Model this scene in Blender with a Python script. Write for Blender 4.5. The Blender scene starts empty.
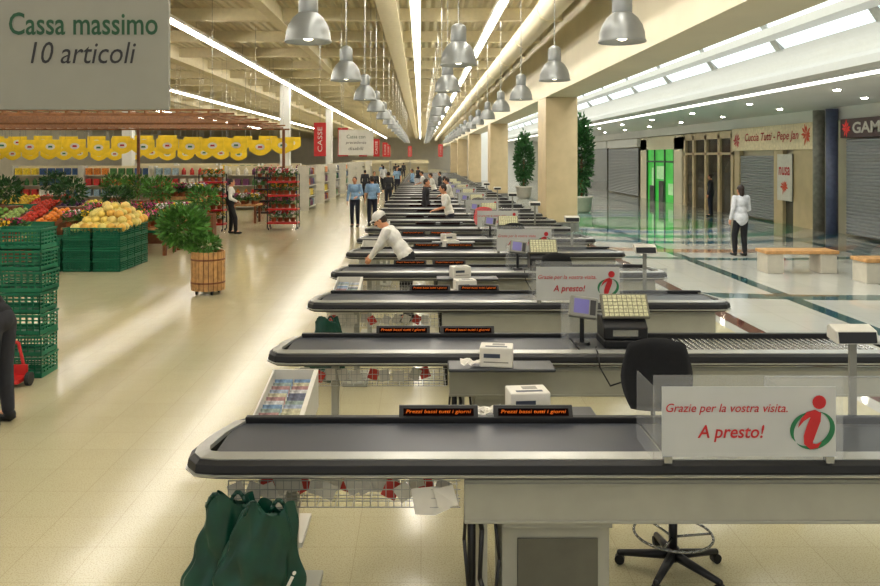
import bpy,bmesh,math,random
from mathutils import Vector,Matrix,Euler,noise
R=random.Random(7)
S=bpy.context.scene
COL=S.collection
V=Vector
F=780.0;H=2.4
def hx(h):
    h=h.lstrip('#');o=[]
    for i in (0,2,4):
        c=int(h[i:i+2],16)/255
        o.append(c/12.92 if c<=.04045 else ((c+.055)/1.055)**2.4)
    return (o[0],o[1],o[2],1)
def mat(name,col,rough=.5,metal=0,es=0,ecol=None,alpha=1,var=.12,ns=8,bump=0,bs=60,coat=0,spec=None):
    m=bpy.data.materials.new(name);m.use_nodes=True
    nt=m.node_tree;b=nt.nodes['Principled BSDF']
    c=hx(col) if isinstance(col,str) else col
    tc=nt.nodes.new('ShaderNodeTexCoord')
    nz=nt.nodes.new('ShaderNodeTexNoise');nz.inputs['Scale'].default_value=ns
    nt.links.new(tc.outputs['Object'],nz.inputs['Vector'])
    rp=nt.nodes.new('ShaderNodeValToRGB')
    rp.color_ramp.elements[0].position=.3;rp.color_ramp.elements[1].position=.7
    rp.color_ramp.elements[0].color=tuple(x*(1-var) for x in c[:3])+(1,)
    rp.color_ramp.elements[1].color=tuple(min(1,x*(1+var)) for x in c[:3])+(1,)
    nt.links.new(nz.outputs['Fac'],rp.inputs['Fac'])
    nt.links.new(rp.outputs['Color'],b.inputs['Base Color'])
    b.inputs['Roughness'].default_value=rough;b.inputs['Metallic'].default_value=metal
    b.inputs['Alpha'].default_value=alpha
    b.inputs['Coat Weight'].default_value=coat
    if spec is not None: b.inputs['Specular IOR Level'].default_value=spec
    if es:
        b.inputs['Emission Color'].default_value=hx(ecol) if ecol else c
        b.inputs['Emission Strength'].default_value=es
    if bump:
        n2=nt.nodes.new('ShaderNodeTexNoise');n2.inputs['Scale'].default_value=bs
        nt.links.new(tc.outputs['Object'],n2.inputs['Vector'])
        bp=nt.nodes.new('ShaderNodeBump');bp.inputs['Strength'].default_value=bump
        nt.links.new(n2.outputs['Fac'],bp.inputs['Height']);nt.links.new(bp.outputs['Normal'],b.inputs['Normal'])
    return m
class MB:
    def __init__(s): s.v=[];s.f=[];s.m=[]
    def add(s,vs,fs,mi=0):
        o=len(s.v);s.v+= [tuple(v) for v in vs]
        for f in fs: s.f.append([i+o for i in f]);s.m.append(mi)
        return s
    def box(s,x0,x1,y0,y1,z0,z1,mi=0,M=None):
        vs=[V((x,y,z)) for z in (z0,z1) for y in (y0,y1) for x in (x0,x1)]
        if M is not None: vs=[M@v for v in vs]
        return s.add(vs,[(0,2,3,1),(4,5,7,6),(0,1,5,4),(2,6,7,3),(0,4,6,2),(1,3,7,5)],mi)
    def cone(s,p0,r0,p1,r1,n=12,mi=0,cap=True):
        p0=V(p0);p1=V(p1);d=(p1-p0)
        if d.length<1e-6:return s
        d.normalize();a=V((0,0,1)) if abs(d.z)<.9 else V((1,0,0))
        u=d.cross(a).normalized();w=d.cross(u)
        vs=[];
        for p,r in ((p0,r0),(p1,r1)):
            for i in range(n):
                t=2*math.pi*i/n;vs.append(p+u*math.cos(t)*r+w*math.sin(t)*r)
        fs=[(i,(i+1)%n,n+(i+1)%n,n+i) for i in range(n)]
        if cap: fs+=[tuple(range(n-1,-1,-1)),tuple(range(n,2*n))]
        return s.add(vs,fs,mi)
    def ell(s,c,r,M=None,seg=14,ring=9,mi=0):
        c=V(c);vs=[];fs=[]
        if not hasattr(r,'__len__'): r=(r,r,r)
        vs.append(V((0,0,-r[2])))
        for j in range(1,ring):
            ph=-math.pi/2+math.pi*j/ring
            for i in range(seg):
                t=2*math.pi*i/seg
                vs.append(V((r[0]*math.cos(ph)*math.cos(t),r[1]*math.cos(ph)*math.sin(t),r[2]*math.sin(ph))))
        vs.append(V((0,0,r[2])))
        for i in range(seg): fs.append((0,1+(i+1)%seg,1+i))
        for j in range(ring-2):
            for i in range(seg):
                a=1+j*seg;fs.append((a+i,a+(i+1)%seg,a+seg+(i+1)%seg,a+seg+i))
        a=1+(ring-2)*seg;t=len(vs)-1
        for i in range(seg): fs.append((a+i,a+(i+1)%seg,t))
        if M is not None: vs=[M@v for v in vs]
        return s.add([c+v for v in vs],fs,mi)
    def bone(s,p0,r0,p1,r1,n=12):
        s.cone(p0,r0,p1,r1,n);s.ell(p0,r0,None,n,8);s.ell(p1,r1,None,n,8);return s
    def tube(s,pts,r,n=6):
        for p,q in zip(pts,pts[1:]): s.bone(p,r,q,r,n)
        return s
    def lathe(s,prof,c=(0,0,0),n=24,mi=0,close=False):
        c=V(c);vs=[];fs=[]
        for r,z in prof:
            for i in range(n):
                t=2*math.pi*i/n;vs.append(c+V((r*math.cos(t),r*math.sin(t),z)))
        for j in range(len(prof)-1):
            for i in range(n):
                fs.append((j*n+i,j*n+(i+1)%n,(j+1)*n+(i+1)%n,(j+1)*n+i))
        if close:
            fs.append(tuple(range(n-1,-1,-1)));k=(len(prof)-1)*n;fs.append(tuple(range(k,k+n)))
        return s.add(vs,fs,mi)
    def prism(s,pts,a,b,axis='y',mi=0):
        n=len(pts)
        def mk(p,t):
            if axis=='y': return (p[0],t,p[1])
            if axis=='x': return (t,p[0],p[1])
            return (p[0],p[1],t)
        vs=[mk(p,a) for p in pts]+[mk(p,b) for p in pts]
        fs=[(i,(i+1)%n,n+(i+1)%n,n+i) for i in range(n)]+[tuple(range(n-1,-1,-1)),tuple(range(n,2*n))]
        return s.add(vs,fs,mi)
    def sweep(s,path,prof,mi=0):
        n=len(prof);P=[V((p[0],p[1],0)) for p in path];vs=[]
        for i,p in enumerate(P):
            a=P[max(0,i-1)];b=P[min(len(P)-1,i+1)];d=(b-a).normalized();o=V((d.y,-d.x,0))
            k=1
            if 0<i<len(P)-1:
                d1=(P[i]-P[i-1]).normalized();k=1/max(.5,abs(d1.dot(d)))
            for q in prof: vs.append(p+o*q[0]*k+V((0,0,q[1])))
        fs=[]
        for i in range(len(P)-1):
            for j in range(n): fs.append((i*n+j,i*n+(j+1)%n,(i+1)*n+(j+1)%n,(i+1)*n+j))
        fs+=[tuple(range(n)),tuple(range((len(P)-1)*n+n-1,(len(P)-1)*n-1,-1))]
        return s.add(vs,fs,mi)
    def mesh(s,name,mats,smooth=False):
        me=bpy.data.meshes.new(name);me.from_pydata(s.v,[],s.f)
        for m in (mats if isinstance(mats,(list,tuple)) else [mats]): me.materials.append(m)
        me.polygons.foreach_set('material_index',s.m)
        bm=bmesh.new();bm.from_mesh(me);bmesh.ops.recalc_face_normals(bm,faces=bm.faces);bm.to_mesh(me);bm.free()
        if smooth: me.polygons.foreach_set('use_smooth',[True]*len(me.polygons))
        me.update();return me
CH={}
def meta(o,label=None,cat=None,group=None,kind=None):
    if label:o['label']=label
    if cat:o['category']=cat
    if group:o['group']=group
    if kind:o['kind']=kind
def mko(name,me,parent=None,loc=(0,0,0),bev=0,**k):
    o=bpy.data.objects.new(name,me);COL.objects.link(o);o.location=loc
    if parent is not None:
        o.parent=parent;CH.setdefault(parent.name,[]).append(o)
    if bev:
        b=o.modifiers.new('b','BEVEL');b.width=bev;b.segments=2;b.limit_method='ANGLE'
    meta(o,**k);return o
def part(mb,name,mats,parent=None,loc=(0,0,0),bev=0,smooth=False,**k):
    return mko(name,mb.mesh(name,mats,smooth),parent,loc,bev,**k)
def thing(name,loc,label,cat,group=None,rz=0,kind=None):
    e=bpy.data.objects.new(name,None);COL.objects.link(e);e.location=loc;e.rotation_euler=(0,0,rz);e.empty_display_size=.1
    meta(e,label,cat,group,kind);return e
def dup(o,loc=None,rz=None,skip=(),parent=None):
    n=o.copy();COL.objects.link(n)
    if parent is not None:
        n.parent=parent;CH.setdefault(parent.name,[]).append(n)
    if loc is not None:n.location=loc
    if rz is not None:n.rotation_euler=(0,0,rz)
    for c in CH.get(o.name,[]):
        if c.name.split('.')[0] in skip: continue
        dup(c,None,None,skip,n)
    return n
_tc={}
def tmesh(txt,w,h,m,shear=0,off=0):
    key=(txt,shear,off)
    if key not in _tc:
        cu=bpy.data.curves.new('t','FONT');cu.body=txt;cu.size=1;cu.shear=shear;cu.offset=off;cu.extrude=.0;cu.resolution_u=3
        ob=bpy.data.objects.new('t',cu);COL.objects.link(ob)
        bpy.context.view_layer.update()
        dg=bpy.context.evaluated_depsgraph_get()
        me=bpy.data.meshes.new_from_object(ob.evaluated_get(dg))
        bpy.data.objects.remove(ob);_tc[key]=me
    me=_tc[key].copy();me.materials.clear();me.materials.append(m)
    xs=[v.co.x for v in me.vertices];ys=[v.co.y for v in me.vertices]
    x0,x1,y0,y1=min(xs),max(xs),min(ys),max(ys)
    for v in me.vertices:
        v.co=((v.co.x-(x0+x1)/2)/(x1-x0)*w,0,(v.co.y-(y0+y1)/2)/(y1-y0)*h)
    return me
def text(txt,w,h,m,parent,loc,shear=0,rot=None,off=0,name='lettering'):
    o=mko(name,tmesh(txt,w,h,m,shear,off),parent,loc)
    if rot:o.rotation_euler=rot
    return o
# ---------- materials
m_silver=mat('silver','#a9aaa6',.35,.6,var=.05)
m_grey=mat('light_grey_panel','#9e9e92',.45,.05,var=.04)
m_white=mat('white_plastic','#cac8be',.5,var=.04)
m_head=mat('display_plastic','#84847c',.5,var=.05)
m_black=mat('black_rubber','#0a0b0d',.5,var=.2)
m_bplas=mat('black_plastic','#141518',.4,var=.2)
m_belt=mat('belt_rubber','#33373f',.4,var=.06,ns=3,bump=.05,bs=200)
m_deck=mat('dark_deck','#3e4145',.35,.2,var=.06)
m_steel=mat('steel','#a0a2a1',.25,.85,var=.05)
m_recess_shade=mat('pedestal','#5c5b50',.5,var=.1)
m_acryl=mat('acrylic','#e8ecee',.05,alpha=.11,var=.01)
m_poster=mat('poster','#bcbfbe',.5,alpha=.85,var=.02)
m_red=mat('red_print','#b01e24',.5,var=.04)
m_green=mat('green_print','#1c6b43',.5,var=.04)
m_dgreen=mat('dark_green_print','#0f4626',.5,var=.04)
m_ink=mat('black_print','#202020',.5,var=.04)
m_orange=mat('orange_print','#d86a28',.9,es=.02,ecol='#ff7a28',var=.04,spec=0)  # faint glow put into the print, though it is no lamp
m_dred=mat('dark_red_strip','#180a08',.95,var=.1,spec=0)
m_paper=mat('paper','#d6d3ca',.7,var=.05)
m_rpaper=mat('red_paper','#c03a30',.6,var=.2)
m_crate=mat('green_crate','#0c6e4c',.45,var=.12)
m_bag=mat('green_bag','#053a2c',.34,var=.3,bump=.6,bs=7)
m_wood=mat('wood_slat','#b88c58',.5,var=.25,ns=12)
m_rwood=mat('red_wood','#77482a',.5,var=.2)
m_dwood=mat('canopy_wood','#8a5c34',.6,var=.25)
m_alu=mat('satin_aluminium','#8e9292',.38,.5,var=.04)
m_bulb=mat('lamp_glow','#fff4d8',.5,es=8,var=.0)
m_tube=mat('tube_glow','#fff8e6',.5,es=33,ecol='#fff8ee',var=0)
m_beam=mat('ceiling_beam','#d6ccaa',.6,var=.05)
m_column=mat('stone_column','#c0ae88',.45,var=.08,ns=2)
m_cream=mat('cream_plaster','#d4cdb4',.6,var=.04,ns=1)
m_wht=mat('white_plaster','#d8dad7',.6,var=.03,ns=1)
m_mwh=mat('arcade_plaster','#e2e3df',.6,var=.02,ns=1)
m_redp=mat('red_paint','#b8201c',.4,var=.1)
m_leaf=mat('leaf','#4f8234',.5,var=.5,ns=5)
m_dleaf=mat('dark_leaf','#2e5a2a',.5,var=.5,ns=5)
m_pot=mat('terracotta','#9a5232',.6,var=.1)
m_yell=mat('yellow_board','#f0cc24',.5,var=.15,ns=3)
m_glass=mat('dark_shop_glass','#45423a',.1,.1,var=.4,ns=.8)
m_shut=mat('shutter_grey','#94989b',.45,.1,var=.05)
m_greeng=mat('green_glow','#2fa53e',.4,es=.45,ecol='#3fc044',var=.35,ns=1.5)
m_sky=mat('skylight_glow','#b8c8cc',.5,es=1.0,ecol='#eef4f6',var=0)
m_addglow=mat('added_overhead_glow','#eef4f4',.5,es=5.0,ecol='#f4f5f2',var=0)  # for the unseen overhead panel added as extra arcade light
m_cove=mat('cove_glow','#ffffff',.5,es=3.5,ecol='#fffdf4',var=0)
m_spot=mat('downlight_glow','#ffffff',.5,es=70,ecol='#fff6e2',var=0)
m_stone=mat('grey_stone','#7b7a72',.4,var=.25,ns=6)
m_conc=mat('bench_stone','#b8b3a4',.5,var=.05)
m_screen=mat('screen','#5a5690',.3,es=.3,var=.1)
m_keys=mat('key_caps','#c8c6a0',.4,var=.3,ns=60)
m_kcase=mat('key_panel_case','#6f6d5e',.5,var=.1)
m_fab=mat('black_fabric','#101114',.85,var=.2,ns=40)
m_skin=mat('skin','#c98f6c',.5,var=.05)
m_eye=mat('eye_dark','#1a1410',.2,var=0)
m_hair=mat('brown_hair','#2a1c14',.6,var=.3,ns=30)
m_lip=mat('lip','#a04a42',.5,var=0)
def cloth(n,c): return mat(n,c,.85,var=.12,ns=14,bump=.25,bs=12)
c_blue=cloth('light_blue_shirt','#7f9fc0');c_navy=cloth('navy_trousers','#1c2030');c_wht=cloth('white_blouse','#dedcd6')
c_blk=cloth('black_cloth','#17181c');c_wj=cloth('white_jacket','#c8cace');c_dkg=cloth('dark_grey_cloth','#2b2c32')
c_rd=cloth('red_fabric','#c0242a')
def floor_mats():
    m=bpy.data.materials.new('store_tiles');m.use_nodes=True;nt=m.node_tree;b=nt.nodes['Principled BSDF'];N=nt.nodes.new;L=nt.links.new
    tc=N('ShaderNodeTexCoord');br=N('ShaderNodeTexBrick');br.offset=0;br.inputs['Scale'].default_value=1
    br.inputs['Brick Width'].default_value=.4;br.inputs['Row Height'].default_value=.4;br.inputs['Mortar Size'].default_value=.0025
    br.inputs['Color1'].default_value=hx('#bfb898');br.inputs['Color2'].default_value=hx('#bcb595');br.inputs['Mortar'].default_value=hx('#aea687')
    L(tc.outputs['Object'],br.inputs['Vector'])
    nz=N('ShaderNodeTexNoise');nz.inputs['Scale'].default_value=110;nz.inputs['Detail'].default_value=3;L(tc.outputs['Object'],nz.inputs['Vector'])
    rp=N('ShaderNodeValToRGB');rp.color_ramp.elements[0].position=.35;rp.color_ramp.elements[1].position=.5;rp.color_ramp.elements[0].color=(.6,.56,.45,1);rp.color_ramp.elements[1].color=(1,1,1,1);L(nz.outputs['Fac'],rp.inputs['Fac'])
    mx=N('ShaderNodeMix');mx.data_type='RGBA';mx.blend_type='MULTIPLY';mx.inputs['Factor'].default_value=.6
    L(br.outputs['Color'],mx.inputs[6]);L(rp.outputs['Color'],mx.inputs[7]);L(mx.outputs[2],b.inputs['Base Color'])
    b.inputs['Roughness'].default_value=.17
    n3=N('ShaderNodeTexNoise');n3.inputs['Scale'].default_value=3.0;L(tc.outputs['Object'],n3.inputs['Vector'])
    bp=N('ShaderNodeBump');bp.inputs['Strength'].default_value=.1;bp.inputs['Distance'].default_value=.04;L(n3.outputs['Fac'],bp.inputs['Height']);L(bp.outputs['Normal'],b.inputs['Normal'])
    b.inputs['Specular IOR Level'].default_value=.5
    m2=bpy.data.materials.new('mall_marble');m2.use_nodes=True;nt=m2.node_tree;b=nt.nodes['Principled BSDF'];N=nt.nodes.new;L=nt.links.new
    tc=N('ShaderNodeTexCoord');sp=N('ShaderNodeSeparateXYZ');L(tc.outputs['Object'],sp.inputs[0])
    br=N('ShaderNodeTexBrick');br.offset=0;br.inputs['Scale'].default_value=1
    br.inputs['Brick Width'].default_value=.6;br.inputs['Row Height'].default_value=.6;br.inputs['Mortar Size'].default_value=.003
    br.inputs['Color1'].default_value=hx('#b8b8b0');br.inputs['Color2'].default_value=hx('#b2b2aa');br.inputs['Mortar'].default_value=hx('#9c9c94')
    L(tc.outputs['Object'],br.inputs['Vector']);cur=br.outputs['Color']
    def cmp(sock,c,w):
        n=N('ShaderNodeMath');n.operation='COMPARE';L(sock,n.inputs[0]);n.inputs[1].default_value=c;n.inputs[2].default_value=w/2;return n.outputs[0]
    def over(cur,fac,col,k=1):
        if k!=1:
            q=N('ShaderNodeMath');q.operation='MULTIPLY';L(fac,q.inputs[0]);q.inputs[1].default_value=k;fac=q.outputs[0]
        mx=N('ShaderNodeMix');mx.data_type='RGBA';L(fac,mx.inputs[0]);L(cur,mx.inputs[6]);mx.inputs[7].default_value=hx(col);return mx.outputs[2]
    for x,w,c in ((4.6,.24,'#5e3228'),(6.3,.26,'#2c5052'),(10.9,.3,'#2c5052')): cur=over(cur,cmp(sp.outputs[0],x,w),c)
    for ctr,rs in (((7.9,28.5,0),((1.1,2.2,'#8aa488'),(2.4,.8,'#2a8a40'),(3.6,.7,'#286a94'),(5.0,.8,'#288a68'),(6.6,.6,'#286070'),(8.6,.7,'#a0785c'),(10.2,.4,'#285a5c'),(15.2,.5,'#285254'))),((30,8,0),((22.2,.4,'#285254'),))):
        vd=N('ShaderNodeVectorMath');vd.operation='DISTANCE';L(tc.outputs['Object'],vd.inputs[0]);vd.inputs[1].default_value=ctr
        for r,w,c in rs: cur=over(cur,cmp(vd.outputs['Value'],r,w),c,.95)
    L(cur,b.inputs['Base Color']);b.inputs['Roughness'].default_value=.05;b.inputs['Specular IOR Level'].default_value=.7
    return m,m2
mf1,mf2=floor_mats()
fl=MB();fl.add([(-45,-8,0),(4.3,-8,0),(4.3,165,0),(-45,165,0)],[(0,1,2,3)],0);fl.add([(4.3,-8,0),(30,-8,0),(30,165,0),(4.3,165,0)],[(0,1,2,3)],1)
part(fl,'floor',[mf1,mf2],label='glossy cream terrazzo meeting patterned grey marble',kind='structure')
# ---------- people
def mkmesh_remesh(mb,vox,mats,name,sm=4):
    me=mb.mesh(name,mats);ob=bpy.data.objects.new('tmp',me);COL.objects.link(ob)
    r=ob.modifiers.new('r','REMESH');r.mode='VOXEL';r.voxel_size=vox;r.use_smooth_shade=True
    s=ob.modifiers.new('s','SMOOTH');s.iterations=sm;s.factor=.5
    bpy.context.view_layer.update();dg=bpy.context.evaluated_depsgraph_get()
    out=bpy.data.meshes.new_from_object(ob.evaluated_get(dg));out.name=name
    bpy.data.objects.remove(ob);out.materials.clear();out.materials.append(mats)
    out.polygons.foreach_set('use_smooth',[True]*len(out.polygons));return out
def person(loc,rz,label,top,bottom,hair=m_hair,P=None,vox=.014,short=False,cap=None,hairlong=False,sc=1,coat=False,shoe=None,group=None,vest=None):
    P=P or {};lean=math.radians(P.get('lean',0));drop=P.get('drop',0)
    pel=V((0,P.get('py',0),.93-drop));RM=Matrix.Rotation(-lean,3,'X')
    def U(x,y,z): return pel+RM@V((x,y,z-.93))
    J={}
    for s,n in ((-1,'L'),(1,'R')):
        J['hip'+n]=V((.09*s,pel.y,.9-drop));J['kn'+n]=V(P.get('kn'+n,(.1*s,.02,.5)));J['an'+n]=V(P.get('an'+n,(.1*s,-.02,.09)))
        J['sh'+n]=U(.175*s,0,1.41)
        J['el'+n]=V(P['el'+n]) if 'el'+n in P else U(.235*s,-.02,1.13)
        J['wr'+n]=V(P['wr'+n]) if 'wr'+n in P else U(.245*s,.06,.89)
    neck=U(0,0,1.46);hp=math.radians(P.get('head',0))
    HM=Matrix.Rotation(-lean*.5-hp,3,'X')@Matrix.Rotation(math.radians(P.get('turn',0)),3,'Z');hc=neck+HM@V((0,.025,.145))
    b=MB()
    for n in 'LR':
        b.bone(J['hip'+n],.08,J['kn'+n],.055);b.bone(J['kn'+n],.055,J['an'+n],.036)
        b.ell(J['kn'+n].lerp(J['an'+n],.3)-V((0,.012,0)),(.052,.055,.11))
        b.bone(J['an'+n],.036,J['an'+n]+V((0,.12,-.05)),.03)
        b.bone(J['sh'+n],.052,J['el'+n],.04);b.bone(J['el'+n],.04,J['wr'+n],.026)
        d=(J['wr'+n]-J['el'+n]).normalized();s=1 if n=='R' else -1
        side=V((0,1,0));nrm=V((s,0,0))
        if abs(d.y)>.6: nrm=V((0,0,1))
        side=nrm.cross(d).normalized();
        if abs(d.y)>.6: side=V((-s,0,0))
        elif side.y<0: side=-side
        nrm=d.cross(side).normalized()
        if (abs(d.y)<=.6 and nrm.x*s<0) or (abs(d.y)>.6 and nrm.z<0): nrm=-nrm
        w=J['wr'+n];M=Matrix((side,d,nrm)).transposed()
        b.ell(w+d*.05,(.04,.055,.018),M)
        for q,(o,l) in enumerate(((.03,.07),(.011,.08),(-.01,.075),(-.03,.06))):
            p0=w+d*.085+side*o;p1=p0+(d*.9-nrm*.25).normalized()*l*.55;p2=p1+(d*.6-nrm*.8).normalized()*l*.5
            b.bone(p0,.0105,p1,.0095,8);b.bone(p1,.0095,p2,.008,8)
        p0=w+d*.03+side*.032;p1=p0+(d*.6+side*.6-nrm*.2).normalized()*.035;p2=p1+(d*.9+side*.15-nrm*.3).normalized()*.03
        b.bone(p0,.013,p1,.011,8);b.bone(p1,.011,p2,.009,8)
    TM=RM
    b.ell(U(0,0,.95),(.15,.105,.12),TM);b.ell(U(0,0,1.1),(.13,.09,.15),TM);b.ell(U(0,.005,1.3),(.165,.105,.17),TM)
    b.bone(U(-.13,0,1.41),.05,U(.13,0,1.41),.05);b.bone(U(0,0,1.42),.06,hc-HM@V((0,.02,.06)),.05)
    b.ell(hc,(.074,.092,.108),HM);b.ell(hc+HM@V((0,.03,-.06)),(.052,.055,.055),HM)
    b.bone(hc+HM@V((0,.09,.005)),.008,hc+HM@V((0,.108,-.025)),.014,8)
    for s in (-1,1): b.ell(hc+HM@V((.076*s,-.005,-.01)),(.012,.02,.03),HM)
    root=thing('person',loc,label,'person',group,rz)
    mko('body',mkmesh_remesh(b,vox*.75,m_skin,'body',2),root)
    t=MB();g=.016
    t.ell(U(0,0,.98),(.155+g,.11+g,.13),TM);t.ell(U(0,0,1.1),(.14+g,.1+g,.16),TM);t.ell(U(0,.005,1.3),(.168+g,.108+g,.165),TM)
    t.bone(U(-.14,0,1.405),.055+g*.6,U(.14,0,1.405),.055+g*.6);t.bone(U(0,0,1.38),.07,U(0,0,1.45),.062)
    if coat: t.ell(U(0,0,.92),(.175+g,.13+g,.19),TM)
    for n in 'LR':
        e=J['el'+n];w=J['wr'+n]
        if short:
            t.bone(J['sh'+n],.06+g*.6,J['sh'+n].lerp(e,.75),.052+g)
        else:
            t.bone(J['sh'+n],.055+g,e,.043+g*.8);t.bone(e,.043+g*.8,e.lerp(w,.93),.034+g*.4)
    mko('coat' if coat else 'shirt',mkmesh_remesh(t,vox,top,'shirt'),root)
    if vest:
        t=MB();g=.024;t.ell(U(0,-.006,.98),(.16+g,.112+g,.13),TM);t.ell(U(0,-.006,1.12),(.145+g,.103+g,.17),TM);t.ell(U(0,-.004,1.28),(.16+g,.108+g,.13),TM)
        mko('waistcoat',mkmesh_remesh(t,vox,vest,'waistcoat'),root)
    l=MB();l.ell(V((0,pel.y,.94-drop)),(.152+.016*.6,.11+.016*.6,.12));g=.016
    for n in 'LR':
        k=J['kn'+n];a=J['an'+n];l.bone(J['hip'+n],.09+g*.3,k,.06+g);l.bone(k,.06+g,a+(k-a)*.05,.05+g*.4)
    mko('trousers',mkmesh_remesh(l,vox,bottom,'trousers'),root)
    for n in 'LR':
        sh=MB();a=J['an'+n];z=a.z-.09
        sh.ell((a.x,a.y+.06,z+.04),(.048,.135,.04));sh.ell((a.x,a.y-.01,z+.06),(.045,.06,.06));
        part(sh,'shoe',shoe or m_black,root,smooth=True)
    hb=MB();hb.ell(hc+HM@V((0,-.016,.018)),(.084,.094,.108),HM);
    if hairlong: hb.ell(hc+HM@V((0,-.06,-.06)),(.07,.05,.12),HM)
    mko('hair',mkmesh_remesh(hb,.012,hair,'hair'),root)
    for s in (-1,1): part(MB().ell(hc+HM@V((.03*s,.083,.008)),(.012,.008,.007),HM),'eye',m_eye,root,smooth=True)
    part(MB().ell(hc+HM@V((0,.084,-.058)),(.022,.008,.006),HM),'mouth',m_lip,root,smooth=True)
    if cap:
        cb=MB();cb.ell(hc+HM@V((0,-.005,.06)),(.096,.108,.085),HM);cb.ell(hc+HM@V((0,.09,.045)),(.07,.075,.012),HM)
        part(cb,'cap',cap,root,smooth=True)
    root.scale=(sc,sc,sc);return root
person((-.2,11.42,0),math.radians(80),'person in white cap and white blouse bending over a checkout counter',c_wht,c_blk,cap=c_wht,vox=.011,
  P=dict(lean=36,head=12,elL=(-.22,.38,1.12),wrL=(-.14,.52,.93),elR=(.2,.36,1.14),wrR=(.12,.56,.96)))
pa=person((-2.27,26.8,0),math.radians(170),'person in light blue shirt and dark trousers standing in the aisle',c_blue,c_navy,P=dict(elL=(-.25,.0,1.13),wrL=(-.13,.17,1.05)),vox=.014)
pb=person((-1.7,27.2,0),math.radians(20),'person in light blue shirt and dark trousers seen from behind',c_blue,c_navy,short=True,P=dict(anL=(-.13,-.1,.09),knL=(-.12,-.02,.5)))
person((-5.95,24.4,0),math.radians(-80),'person with white shirt and black waistcoat beside plant racks',c_wht,c_blk,vest=c_blk,P=dict(anR=(.11,.16,.09),knR=(.1,.14,.5),wrR=(.24,.2,1.02),elR=(.24,.0,1.12)))
pw=person((7.75,18.9,0),math.radians(15),'person with dark hair in pale jacket and dark leggings walking',c_wj,c_blk,coat=True,hairlong=True,P=dict(anL=(-.09,.1,.09),knL=(-.1,.1,.5),wrR=(.13,.2,1.05),elR=(.25,.03,1.13)))
pc=person((.74,20.05,0),math.radians(100),'cashier in white blouse standing between counters',c_wht,c_navy,short=True,P=dict(lean=15,elL=(-.22,.2,1.12),wrL=(-.15,.42,1.05)))
pd=person((.15,24.35,0),math.radians(-100),'shopper in dark jacket at a checkout',c_dkg,c_navy,coat=True)
person((-3.79,7.0,0),math.radians(80),'person in black clothing pushing something beside green crates',c_blk,c_dkg,P=dict(lean=38,elL=(-.2,.45,1.1),wrL=(-.14,.6,.95),elR=(.2,.45,1.1),wrR=(.14,.6,.95)))
for (x,y,r,s,sc) in ((-1.5,36,30,pd,1),(-2.4,40,200,pd,.97),(-.5,45.1,100,pa,1),(-3.3,46,0,pd,.95),(-1.6,52,180,pb,1),(.2,38.9,90,pc,1),(.9,30.4,-90,pd,.96),(-.2,55.6,60,pd,1),(-2.9,60,0,pw,1),(11.7,31.5,60,pd,1),(1.1,28.3,90,pc,.97),(-1.9,66,0,pd,1),(-3.6,72,0,pa,1),(-2.6,80,0,pd,1),(.6,34.8,90,pc,1),(1.0,41.2,90,pd,.95),(-2.0,90,0,pd,1)):
    n=dup(s,(x,y,0),math.radians(r));n.scale=(sc,)*3
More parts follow.
